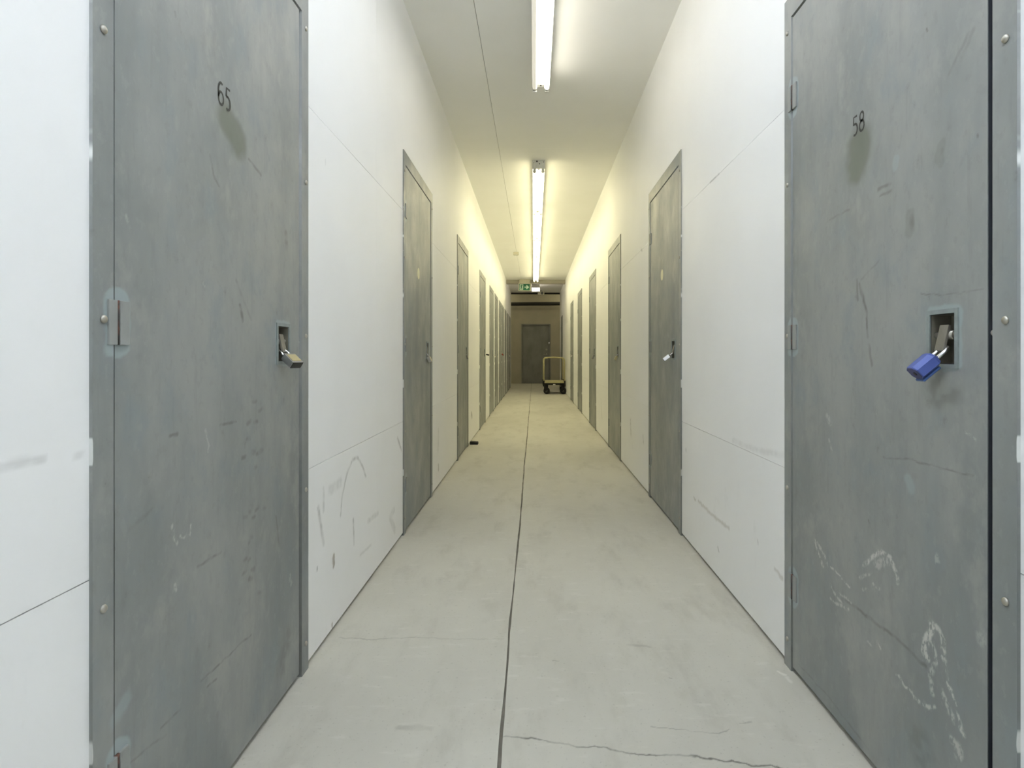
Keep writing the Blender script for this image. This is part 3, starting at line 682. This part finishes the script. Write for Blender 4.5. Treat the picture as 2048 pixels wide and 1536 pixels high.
def stroke_xz(bm, pts, wd, y):
    for a, b_ in zip(pts[:-1], pts[1:]):
        a, b_ = Vector((a[0], y, a[1])), Vector((b_[0], y, b_[1])); d = (b_-a).normalized(); s = Vector((-d.z, 0, d.x))*wd/2; e = d*wd*0.3
        bm.faces.new([bm.verts.new(v) for v in (a-e+s, b_+e+s, b_+e-s, a-e-s)])
y = -0.0292
stroke_xz(bm, [(-0.078, -0.165), (-0.086, -0.205)], 0.024, y); stroke_xz(bm, [(-0.086, -0.205), (-0.066, -0.225), (-0.074, -0.258)], 0.015, y)
stroke_xz(bm, [(-0.088, -0.208), (-0.096, -0.238), (-0.104, -0.246)], 0.015, y); stroke_xz(bm, [(-0.074, -0.165), (-0.054, -0.180), (-0.044, -0.172)], 0.010, y)
stroke_xz(bm, [(-0.08, -0.168), (-0.102, -0.172), (-0.110, -0.192)], 0.010, y)
bm.faces.new([bm.verts.new((-0.070+0.011*math.cos(2*PI*k/12), y, -0.146+0.011*math.sin(2*PI*k/12))) for k in range(12)])
obj('running_man', bm, M['green'], gp)
flat('arrow', [(0.0, -0.192), (0.055, -0.192), (0.04, -0.165), (0.06, -0.150), (0.12, -0.205), (0.06, -0.260), (0.04, -0.245), (0.055, -0.218), (0.0, -0.218)], M['signwhite'], gp, -0.0285)

em = empty('emergency_lamp', (0.05, 16.1, H)); tag(em, 'lit white lamp box hanging right of the exit sign', 'lamp')
bx('bracket', M['grey'], em, -0.105, 0.105, -0.03, 0.05, -0.075, 0.0, bevel=0.004)
bx('diffuser', M['diff'], em, -0.105, 0.105, -0.05, 0.05, -0.185, -0.098, bevel=0.006)
bx('top_plate', M['grey'], em, -0.10, 0.10, -0.05, 0.055, -0.098, -0.075)
cb = empty('camera_box', (0.215, 17.6, H)); tag(cb, 'small grey box with round dark face under the far ceiling edge', 'fixture')
bx('housing', M['signframe'], cb, -0.10, 0.10, -0.05, 0.08, -0.135, -0.03, bevel=0.008)
bx('mount', M['grey'], cb, -0.03, 0.03, -0.02, 0.04, -0.03, 0.0)
bm = new(); tube(bm, [(0.03, -0.049, -0.085), (0.03, -0.06, -0.085)], 0.04, 18); ln = obj('lens_ring', bm, M['plastic_dark'], cb)
bm = new(); tube(bm, [(0.03, -0.06, -0.085), (0.03, -0.066, -0.085)], 0.012, 12); obj('lens', bm, M['chrome'], ln)
jb = empty('junction_box', (-0.346, 11.07, H)); tag(jb, 'small pale box on the ceiling at the end of the long seam', 'junction box')
bx('box_body', M['signframe'], jb, -0.05, 0.05, -0.05, 0.05, -0.05, 0.0, bevel=0.006)
bm = new(); tube(bm, [(0, 0, -0.05), (0, 0, -0.062)], 0.03, 16); obj('cover', bm, M['enamel'], jb)

# ------------------------------------------------------------------ platform cart
ct = empty('platform_cart', (0.515, 14.6, 0)); tag(ct, 'yellow platform cart with tubular handles on black wheels by the right wall', 'cart')
CW, CL = 0.55, 0.92
dk = bx('deck', M['cart'], ct, -CW/2+0.01, CW/2-0.01, 0.05, CL, 0.285, 0.328, bevel=0.008)
bm = new(); box(bm, -CW/2+0.03, CW/2-0.03, 0.09, CL-0.04, 0.235, 0.286); obj('chassis', bm, M['rubber'], ct)
bx('label_plate', M['enamel'], dk, -0.03, 0.03, 0.046, 0.0505, 0.236, 0.262)
for y in (0.065, CL-0.02):
    hx = CW/2-0.012
    pts = [(-hx, y, 0.20), (-hx, y, 0.86)] + [(-hx+0.07-0.07*math.cos(a), y, 0.86+0.07*math.sin(a)) for a in (PI/8, PI/4, 3*PI/8)] + [(-hx+0.07, y, 0.93), (0, y, 0.938), (hx-0.07, y, 0.925)]
    pts += [(hx-0.07+0.07*math.sin(a), y, 0.855+0.07*math.cos(a)) for a in (PI/8, PI/4, 3*PI/8)] + [(hx, y, 0.84), (hx, y, 0.20)]
    bm = new(); tube(bm, pts, 0.016, 12); hd = obj('handle', bm, M['cart'], ct)
    for sx in (-1, 1):
        bm = new(); tube(bm, [(sx*hx, y, 0.20), (sx*hx, y, 0.345)], 0.024, 12); obj('handle_socket', bm, M['rubber'], hd)
        bm = new(); tube(bm, [(sx*(hx-0.035), y, 0.915), (sx*(hx-0.085), y, 0.928)], 0.0205, 12); obj('elbow_collar', bm, M['cart'], hd)
for y, turn in ((0.14, (62, 50)), (CL-0.14, (8, -12))):
    for sx, deg in zip((-1, 1), turn):              # casters swivelled as they stand
        x = sx*(CW/2-0.062); n_ = 20; wd = 0.024; rr = 0.086
        rot = Matrix.Translation((x, y, 0)) @ Matrix.Rotation(rad(deg), 4, 'Z') @ Matrix.Translation((0, -0.025, 0))
        bm = new(); prof = [(-wd, 0.03), (-wd, rr-0.012), (-wd*0.6, rr), (wd*0.6, rr), (wd, rr-0.012), (wd, 0.03)]
        rings = [[bm.verts.new((px, q*math.cos(2*PI*k/n_), rr+q*math.sin(2*PI*k/n_))) for px, q in prof] for k in range(n_)]
        for k in range(n_):
            for j in range(5):
                f = bm.faces.new((rings[k][j], rings[k][j+1], rings[(k+1) % n_][j+1], rings[(k+1) % n_][j])); f.smooth = True
        bm.transform(rot); whl = obj('wheel', bm, M['rubber'], ct)
        bm = new(); tube(bm, [(-0.026, 0, rr), (0.026, 0, rr)], 0.030, 12); bm.transform(rot); obj('hub', bm, M['grey'], whl)
        bm = new(); box(bm, -0.036, -0.029, -0.022, 0.04, rr-0.02, 0.215); box(bm, 0.029, 0.036, -0.022, 0.04, rr-0.02, 0.215); box(bm, -0.045, 0.045, -0.02, 0.07, 0.213, 0.236)
        bm.transform(rot); obj('caster_fork', bm, M['rubber'], ct)
# ------------------------------------------------------------------ door wedge
bm = new(); X0, X1 = XL+0.012, -0.625; ya, yb = 6.42, 6.50
v = [bm.verts.new(p) for p in ((X0, ya, 0), (X1, ya, 0), (X1, yb, 0), (X0, yb, 0), (X0, ya, 0.034), (X1-0.004, ya, 0.026), (X1-0.004, yb, 0.026), (X0, yb, 0.034))]
for q in ((3,2,1,0), (4,5,6,7), (0,1,5,4), (1,2,6,5), (2,3,7,6), (3,0,4,7)): bm.faces.new([v[i] for i in q])
tag(obj('door_wedge', bm, M['rubber'], None, 0.002, 1), 'black rubber wedge lying on the floor beside the third left door', 'door wedge')
